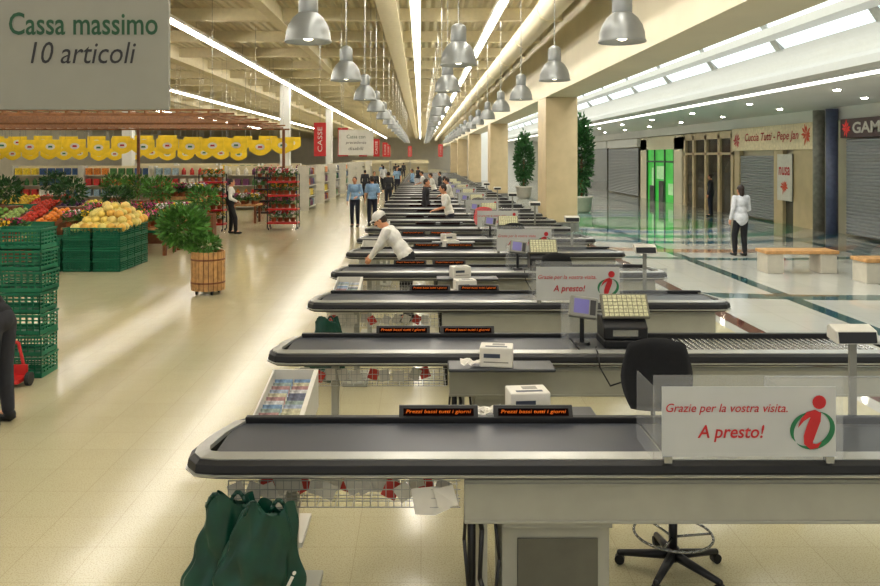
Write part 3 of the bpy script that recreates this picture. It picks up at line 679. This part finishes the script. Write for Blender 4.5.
shutter(r,-h+.1,h-.1,2.95);part(MB().box(-.15,0.15,-h,h,2.98,3.55),'sign_fascia',mat('maroon_fascia','#3c1418',.4),r)
text('GAME',1.75,.34,m_paper,r,(-.16,2.4,3.27),0,(0,0,-math.pi/2),.03)
part(splash(3.6,3.27,.3,-.165,3),'sign_emblem',mat('bright_red','#d8302a',.5,es=.2),r)
m_blst=mat('blue_stone','#5c6482',.3)
for y in (24.3,25.1):
    r=thing('round_pilaster',(12.8,y,0),'round grey stone pilaster beside shopfronts','column','round pilasters')
    part(MB().cone((0,0,0),.18,(0,0,3.9),.18,20),'shaft',m_stone if y>25 else m_blst,r,smooth=True)
r,h=shop('shopfront',25.5,32.3,'beige shopfront with red script sign and poster')
part(MB().box(-.12,0.15,-h,h,2.65,3.55),'sign_fascia',mat('beige_sign','#dccdaa',.5),r)
text('Cuccia Tutti - Pepe Jan',4.4,.4,m_red,r,(-.13,-.1,3.12),.2,(0,0,-math.pi/2),.012)
part(splash(-2.85,3.15,.4,-.13,5),'sign_splash',m_os,r);part(splash(2.9,3.05,.38,-.13,6),'sign_splash',m_redp,r)
for a,c in ((-h,-h+1.7),(h-.5,h),(-.9,-.2)): part(MB().box(-.02,.15,a,c,0,2.65),'wall_panel',m_column,r)
part(MB().box(.1,.14,-h+1.7,-.9,0,2.5),'shop_window',m_glass,r)
shutter(r,-.2,h-.5,2.5,.05)
po=thing('shop_poster',(12.9,27.7,.55),'white rectangular poster with red lettering on shopfront','poster')
part(MB().box(0,.03,-.55,.55,.3,1.95),'poster_sheet',m_paper,po);text('nusa',.85,.3,m_red,po,(-.005,0,1.35),.1,(0,0,-math.pi/2),.02)
part(splash(0,.8,.32,-.005,8),'poster_splash',m_os,po)
r,h=shop('shopfront',32.5,38.6,'dark glazed shopfront with cream frames')
part(MB().box(.1,.14,-h,h,0,3.3),'shop_window',m_glass,r)
b=MB()
for y in (-h,-1.6,0,1.6,h-.25): b.box(0,.12,y,y+.25,0,3.4)
b.box(0,.12,-h,h,2.5,2.6);b.box(0,.12,-h,h,3.2,3.5);part(b,'window_frame',m_column,r)
r,h=shop('shopfront',38.9,46.2,'shop entrance glowing green inside a pale frame')
part(MB().box(.1,.14,-h+1.2,h-1.2,0,2.8),'entrance_interior',m_greeng,r)
b=MB();b.box(0,.15,-h,-h+1.2,0,3.4);b.box(0,.15,h-1.2,h,0,3.4);b.box(0,.15,-h,h,2.8,3.5);part(b,'entrance_frame',m_cream,r)
b=MB()
for y in (-h+1.2,-.9,.9,h-1.3): b.box(.0,.06,y,y+.1,0,2.8)
b.box(.0,.06,-h+1.2,h-1.2,2.1,2.2);part(b,'door_frame',m_dgreen,r)
b=MB();b.box(.07,.09,-.7,.7,1.2,1.9);b.box(.07,.09,1.1,1.6,.6,1.8);b.box(.07,.09,-2.2,-1.3,.4,1.0);part(b,'interior_panel',mat('pale_green_panel','#a8d8a0',.5,es=.3),r)
b=MB();b.box(.06,.09,-.5,.3,0,1.1);b.box(.06,.09,1.0,2.0,0,.8);part(b,'shop_counter',m_bplas,r)
r,h=shop('shopfront',46.6,54,'shopfront closed by pale roller shutter');shutter(r,-h,h,3.0);part(MB().box(-.1,.15,-h,h,3.0,3.5),'sign_fascia',m_mwh,r)
r,h=shop('shopfront',54.5,66,'distant dark glazed shopfront');part(MB().box(0,.14,-h,h,0,3.0),'shop_window',m_glass,r);part(MB().box(-.1,.15,-h,h,3.0,3.5),'sign_fascia',m_mwh,r)
def bench(loc):
    r=thing('bench',loc,'wooden topped bench on pale stone blocks','bench','arcade benches')
    part(MB().box(-.75,.75,-.28,.28,.4,.47),'seat',m_wood,r,bev=.01)
    for x in (-.55,.55): part(MB().box(x-.17,x+.17,-.25,.25,0,.4),'support_block',m_conc,r,bev=.01)
    return r
q=bench((7.85,16.3,0));dup(q,(9.15,15.0,0),.0)
def foliage(n,rad,ls,seed,c=(0,0,0),cone=False,flat=False):
    rr=random.Random(seed);b=MB()
    for i in range(n):
        while 1:
            p=V((rr.uniform(-1,1),rr.uniform(-1,1),rr.uniform(-1,1)))
            if .35<p.length<1:break
        p=p.normalized()*(p.length**.4)
        if cone: s=1-.45*(p.z*.5+.5);p.x*=s;p.y*=s
        if flat: p*=rr.uniform(.6,1.15)
        q=V(c)+V((p.x*rad[0],p.y*rad[1],p.z*rad[2]))
        d=(p+V((rr.uniform(-.6,.6),rr.uniform(-.6,.6),rr.uniform(-.3,.7)))).normalized();u=d.cross(V((rr.uniform(-1,1),rr.uniform(-1,1),rr.uniform(-1,1)))).normalized();w=d.cross(u)
        L=ls*rr.uniform(.7,1.3);b.add([q,q+d*L*.5+u*L*.22+w*L*.06,q+d*L,q+d*L*.5-u*L*.22+w*L*.06],[(0,1,2),(0,2,3)])
    return b
def topiary(loc,h,rad):
    r=thing('potted_tree',loc,'tall slender green tree in a pale planter','tree','potted trees')
    part(MB().lathe([(.3,0),(.42,.1),(.45,.6),(.5,.62),(.5,.7),(.42,.7),(.4,.6),(0,.6)],n=20),'planter',m_conc,r,smooth=True)
    part(MB().cone((0,0,.6),.06,(0,0,h*.6),.04,8),'trunk',m_rwood,r)
    part(foliage(2400,(rad,rad,(h-.8)/2),.2,int(h*10),(0,0,.75+(h-.8)/2),False,True),'foliage',m_dleaf,r);return r
topiary((7.0,34,0),4.2,.4);topiary((6.0,45.5,0),3.8,.5)
# ---------- crates
def crate():
    b=MB();w,d,h=.29,.195,.225
    b.box(-w,w,-d,d,0,.012)
    for z0,z1 in ((0,.05),(.075,.09),(.115,.13),(.155,.17),(.195,h)):
        b.box(-w,w,-d,-d+.01,z0,z1);b.box(-w,w,d-.01,d,z0,z1);b.box(-w,-w+.01,-d,d,z0,z1);b.box(w-.01,w,-d,d,z0,z1)
    for i in range(9):
        x=-w+i*(2*w-.012)/8;b.box(x,x+.012,-d,-d+.012,0,h);b.box(x,x+.012,d-.012,d,0,h)
    for i in range(6):
        y=-d+i*(2*d-.012)/5;b.box(-w,-w+.012,y,y+.012,0,h);b.box(w-.012,w,y,y+.012,0,h)
    b.box(-w-.008,w+.008,-d-.008,-d+.006,h-.02,h);b.box(-w-.008,w+.008,d-.006,d+.008,h-.02,h);b.box(-w-.008,-w+.006,-d,d,h-.02,h);b.box(w-.006,w+.008,-d,d,h-.02,h)
    return b.mesh('produce_crate',m_crate)
cm=crate()
def putc(x,y,z,rz=0,g='stacked green crates'):
    o=mko('produce_crate',cm,None,(x,y,z),label='slotted green plastic produce crate',cat='crate',group=g);o.rotation_euler=(0,0,rz);return o
for i in range(7): putc(-4.4+R.uniform(-.02,.02),8.65,.0+i*.232,R.uniform(-.03,.03))
for ix in range(3):
    for iy in range(4):
        for iz in range(3 if ix==0 else 4):
            if ix==0 and iz==2 and iy>1: continue
            putc(-7.82+ix*.62,16.5+iy*.42,iz*.23,0,'green crates under melons')
mm=[mat('melon_skin',c,.5,var=.2,ns=12,bump=.2,bs=40) for c in ('#dcc462','#d6c070','#d8aa4a','#ccbc68')]
mel=[MB().ell((0,0,0),(.105,.105,.095)).ell((0,0,.095),(.01,.01,.015),None,6,4).mesh('melon',m,True) for m in mm]
for ly in range(4):
    nx=6-ly;ny=7-ly
    for i in range(nx):
        for j in range(ny):
            x=-7.42+ (i+.5)*1.16/6+ly*.09+R.uniform(-.025,.025);y=16.4+(j+.5)*.23+ly*.12+R.uniform(-.03,.03)
            if ly>=1 and j<1 or (ly==3 and R.random()<.4): continue
            mko('melon',mel[R.randrange(4)],None,(x,y,.9+ly*.12+(j*.014)+R.uniform(-.01,.01)),label='round yellow melon heaped on green crates',cat='melon',group='heaped melons')
r=thing('hand_truck',(-4.3,8.15,0),'low red hand truck with black wheels beside crates','hand truck')
part(MB().box(-.14,.14,-.1,.14,.05,.09),'toe_plate',m_redp,r,bev=.005)
b=MB();b.cone((-.12,.12,.06),.018,(-.16,.18,.42),.018,8);b.cone((.12,.12,.06),.018,(.0,.18,.42),.018,8);b.cone((-.16,.18,.42),.018,(.0,.18,.42),.018,8);b.box(-.13,.13,.11,.13,.06,.2);part(b,'frame',m_redp,r,smooth=False)
for x in (-.18,.18): part(MB().cone((x-.02,.05,.07),.07,(x+.02,.05,.07),.07,16),'wheel',m_black,r)
# barrel planter
r=thing('barrel_planter',(-3.74,13.7,0),'slatted wooden barrel planter on castors with leafy plant','planter')
b=MB()
for i in range(22):
    a=2*math.pi*i/22;M=Matrix.Rotation(a,4,'Z');b.box(.27,.29,-.034,.034,.08,.75,0,M)
b.lathe([(0,.1),(.268,.1),(.268,.7),(0,.7)],n=22,mi=1);part(b,'barrel',[m_wood,m_rwood],r)
b=MB();
for z in (.2,.6): b.lathe([(.292,z),(.298,z),(.298,z+.03),(.292,z+.03)],n=24)
part(b,'hoop',m_rwood,r)
for i in range(4):
    a=i*1.57+.6;part(MB().cone((.2*math.cos(a)-.015,.2*math.sin(a),.04),.04,(.2*math.cos(a)+.015,.2*math.sin(a),.04),.04,10),'castor',m_black,r)
b=foliage(1500,(.38,.38,.33),.12,5,(-.44,0,1.18),False,True);q=foliage(350,(.24,.26,.14),.11,9,(-.06,0,.87),False,True);b.add(q.v,q.f)
part(b,'foliage',m_leaf,r)
fm=[mat('petal',c,.5,var=.2) for c in ('#c02838','#d87090','#e8c020','#e8e0e8','#a83070','#e07020')]
pots=[]
for i,c in enumerate(fm):
    r=thing('potted_flower',(0,0,-20),'small potted plant with leaves and coloured blossoms','potted plant','potted flowers')
    part(MB().lathe([(.07,0),(.09,.12),(.1,.12),(.1,.14),(.08,.14),(0,.13)],n=12),'pot',m_pot,r,smooth=True)
    part(foliage(130,(.14,.14,.12),.08,i,(0,0,.24)),'foliage',m_leaf if i%2 else m_dleaf,r)
    b=MB();rr=random.Random(i)
    for j in range(22): a=rr.uniform(0,6.3);q=rr.uniform(0,.16);b.ell((q*math.cos(a),q*math.sin(a),.32+rr.uniform(-.06,.08)),(.028,.028,.022),None,7,5)
    part(b,'blossoms',c,r,smooth=True);pots.append(r)
used=set()
def pot(i,loc):
    i%=len(pots)
    if i not in used: used.add(i);pots[i].location=loc;return pots[i]
    return dup(pots[i],loc)
def prack(loc,w,m,n,kk):
    r=thing('plant_rack',loc,'tiered display rack filled with potted plants','plant rack','plant racks')
    b=MB()
    for x in (-w/2,w/2-.03):
        for y in (-.25,.22): b.box(x,x+.03,y,y+.03,.06,1.85)
    part(b,'rack_frame',m_bplas,r)
    for i in range(4): part(MB().box(-w/2,w/2,-.25,.25,.2+i*.45,.26+i*.45),'shelf',m,r)
    for x in (-w/2+.05,w/2-.05):
        for y in (-.2,.2): part(MB().cone((x-.015,y,.04),.04,(x+.015,y,.04),.04,10),'castor',m_black,r)
    for i in range(4):
        for j in range(n): pot((i*n+j*3+kk),(loc[0]-w/2+.18+j*(w-.36)/(n-1),loc[1]-.0,loc[2]+.262+i*.45))
prack((-4.55,25.8,0),1.0,m_redp,4,0);prack((-6.75,25.3,0),.8,m_redp,3,2);prack((-5.9,30.6,0),1.2,m_bplas,4,1)
vs_=[('tomato','#c03822'),('lettuce','#6a9a42'),('orange','#e08428'),('pepper','#d0b030'),('aubergine','#40204a'),('cabbage','#94b062'),('apple','#a83028'),('lemon','#ddcc5c')]
vm=[]
for n_,c in vs_:
    b=MB().ell((0,0,0),(.07,.07,.062),None,10,7);b.cone((0,0,.05),.008,(0,0,.08),.006,5)
    vm.append(b.mesh(n_,mat(n_+'_skin',c,.45,var=.25,ns=15),True))
def stand(loc,ks,w=2.2,rz=0):
    r=thing('produce_stand',loc,'sloping wooden produce stand with green front panel','produce stand','produce stands')
    b=MB();b.prism([(-.6,0),(.6,0),(.6,.95),(-.6,.65)],-w/2,w/2,'x');part(b,'stand_body',m_rwood,r)
    b=MB();b.box(-w/2,w/2,-.63,-.605,.3,.78);part(b,'front_panel',m_crate,r)
    sw=w/len(ks)
    for q,kx in enumerate(ks):
        for i in range(max(2,int(sw/.15))):
            for j in range(6):
                mko(vs_[kx][0],vm[kx],None,(loc[0]-w/2+q*sw+.09+i*.15+R.uniform(-.02,.02),loc[1]-.5+j*.19+R.uniform(-.02,.02),loc[2]+.75+j*.047+R.uniform(-.01,.03)),label='fresh %s heaped on a produce stand'%vs_[kx][0],cat=vs_[kx][0],group='%s heap'%vs_[kx][0])
stand((-10.3,20.2,0),(1,5,0,2));stand((-13,21,0),(2,6,1));stand((-8.2,22.2,0),(5,1,3));stand((-11,24.5,0),(0,4,7));stand((-8.3,26.7,0),(6,1,7));stand((-13.6,27.5,0),(3,0))
fmesh=[foliage(480,(.45,.3,.33),.13,40+i,(0,0,0),False,True).mesh('leafy_bunch',m) for i,m in enumerate((m_leaf,m_dleaf,m_leaf,m_dleaf,m_leaf))]
for i,(x,y,z) in enumerate(((-9.5,18.2,.32),(-9.2,23.6,.9),(-12.9,23.3,1.2),(-9.9,22,1.2),(-10.6,27,1.2),(-7.9,23.5,1.2),(-11.9,22.4,1.2),(-9.2,25.3,1.2),(-12.2,26,1.3),(-6.6,23.6,.9))):
    r=thing('leafy_plant',(x,y,0),'bushy green plant in a wooden box','plant','bushy green plants',R.uniform(-.2,.2))
    b=MB();b.box(-.35,.35,-.25,.25,0,max(.3,z-.2));part(b,'planter_box',m_rwood,r);mko('foliage',fmesh[i%5],r,(0,0,z+.25))
tb=thing('display_table',(-9.9,16.6,0),'low wooden display table holding potted flowers','table','display tables')
part(MB().box(-1.3,1.3,-.45,.45,.62,.68),'table_top',m_wood,tb)
for x in (-1.2,1.2):
    for y in (-.38,.38): part(MB().box(x-.04,x+.04,y-.04,y+.04,0,.62),'leg',m_rwood,tb)
for tx,ty,kk,tz in ((-9.9,16.6,2,0),(-7.2,28.6,5,0),(-7.45,20.5,5,.12),(-7.45,19.4,7,0),(-11.8,18.9,7,0),(-7.6,24.5,5,.5)):
    if (tx,ty)!=(-9.9,16.6): dup(tb,(tx,ty,0)).scale=(.6 if tz>.3 else 1,1,(.68+tz)/.68)
    for i in range(21): pot(i*kk+1+i//4,(tx+(-1.15+(i%7)*.38)*(.6 if tz>.3 else 1),ty-.3+(i//7)*.3,.682+tz))
# canopy
pg=thing('slatted_canopy',(-9.9,25,0),'low open lattice canopy of thin brown timbers over produce','canopy')
b=MB();x=-9.5
while x<4.7: b.box(x,x+.05,-5.3,5.3,3.5,3.56);x+=.4
y=-5.3
while y<5.3: b.box(-9.5,4.8,y,y+.05,3.56,3.61);y+=1.6
part(b,'slats',m_dwood,pg,kind='stuff')
for y in (-5.3,0,5.2): part(MB().box(-9.5,4.8,y,y+.06,3.44,3.5),'lattice_beam',m_dwood,pg)
for x,y in ((4.6,5.1),(-1,5.1),(-9,5.1)):
    part(MB().box(x-.05,x+.05,y-.05,y+.05,0,3.44),'post',m_rwood,pg)
for x in (-9,-4.5,0,4.6):
    for y in (-5.2,0): part(MB().cone((x,y,3.5),.006,(x,y,6.6),.006,5),'suspension_wire',m_steel,pg)
for row,(y,x0,n_,zz) in enumerate(((33,-17.6,13,2.45),(44,-26,17,2.2),(39.4,-21.5,13,2.75))):
    for i in range(n_):
        x=x0+i*(.98 if row<2 else 1.25)
        r=thing('yellow_banner',(x,y+R.uniform(-.3,.3),zz+R.uniform(-.05,.05)),'yellow scalloped hanging banner with white oval and red mark','banner','yellow hanging banners')
        pts=[(-.47,.7),(-.47,.25)]+[(-.47+.94*t/8,.25-.22*math.sin(math.pi*t/8)) for t in range(1,8)]+[(.47,.25),(.47,.7)]
        part(MB().prism(pts,0,.015,'y'),'banner_panel',m_yell,r)
        b=MB();b.add([(.2*math.cos(t*.3927),-.004,.4+.13*math.sin(t*.3927)) for t in range(16)],[tuple(range(16))]);part(b,'white_oval',m_paper,r)
        b=MB();b.add([(-.1,-.008,.36),(.1,-.008,.36),(.08,-.008,.44),(-.08,-.008,.44)],[(0,1,2,3)]);part(b,'red_mark',m_red if i%2 else m_green,r)
        for xx in (-.4,.4): part(MB().cone((xx,.01,.7),.005,(xx,.01,6.6-zz),.005,5),'suspension_wire',m_steel,r)
pm=[mat('product_pack',c,.4,var=.35,ns=18) for c in ('#b83028','#d8c030','#2f5080','#d8d4c8','#3a7038','#c87828','#703a60','#90a8b8')]
bx=[MB().box(-.12,.12,-.1,.1,0,.3).mesh('product_box',m) for m in pm]
bot=[MB().lathe([(.0,0),(.1,0),(.1,.2),(.04,.27),(.04,.32),(0,.32)],n=10).mesh('product_bottle',m,True) for m in pm]
def gondola(loc,w,n,rz=0,fill=True):
    r=thing('shelving_unit',loc,'white supermarket shelving unit stocked with packages','shelving','supermarket shelving units',rz)
    part(MB().box(-w/2,w/2,.28,.32,0,2.0),'back_panel',m_beam,r)
    for i in range(4): part(MB().box(-w/2,w/2,-.2,.28,.12+i*.48,.15+i*.48),'shelf',m_white,r)
    for x in (-w/2,w/2-.04): part(MB().box(x,x+.04,-.2,.28,0,2.0),'side_panel',m_white,r)
    if fill:
        for i in range(4):
            kk=R.randrange(8)
            for j in range(n):
                if j%3==0: kk=R.randrange(8)
                u=-w/2+.2+j*(w-.4)/(n-1);c,s=math.cos(rz),math.sin(rz)
                me=(bx if (i+kk)%3 else bot)[kk]
                o=mko('product_package',me,None,(loc[0]+u*c+.02*s,loc[1]+u*s-.02*c,.152+i*.48),label='coloured product package on a supermarket shelf',cat='package',group='packages on supermarket shelves');o.rotation_euler=(0,0,rz)
for i in range(4): gondola((-17+i*3.2,35.5,0),3,8)
for i,y in enumerate((36,41.6,47,53,60,68,78)): gondola((-5.2,y,0),2.4,7,math.pi/2,i<4)
for i in range(4): gondola((-8.6-i*2.6,48+i*.1,0),2.4,6,0,i<2)
for i in range(4): gondola((-8+i*2.6,104,0),2.4,6,0,False)
# ---------- world, camera
w=bpy.data.worlds.new('World');S.world=w;w.use_nodes=True
w.node_tree.nodes['Background'].inputs[0].default_value=(.93,.95,1,1);w.node_tree.nodes['Background'].inputs[1].default_value=.7
cam=bpy.data.cameras.new('Camera');co=bpy.data.objects.new('Camera',cam);COL.objects.link(co)
co.location=(0,0,H);co.rotation_euler=(math.pi/2,0,0);cam.lens=F*36/880;cam.sensor_width=36;cam.shift_x=19/880;cam.shift_y=-136/880;cam.clip_end=300
S.camera=co
S.view_settings.view_transform='Standard'
S.view_settings.exposure=.0
S.view_settings.gamma=.97
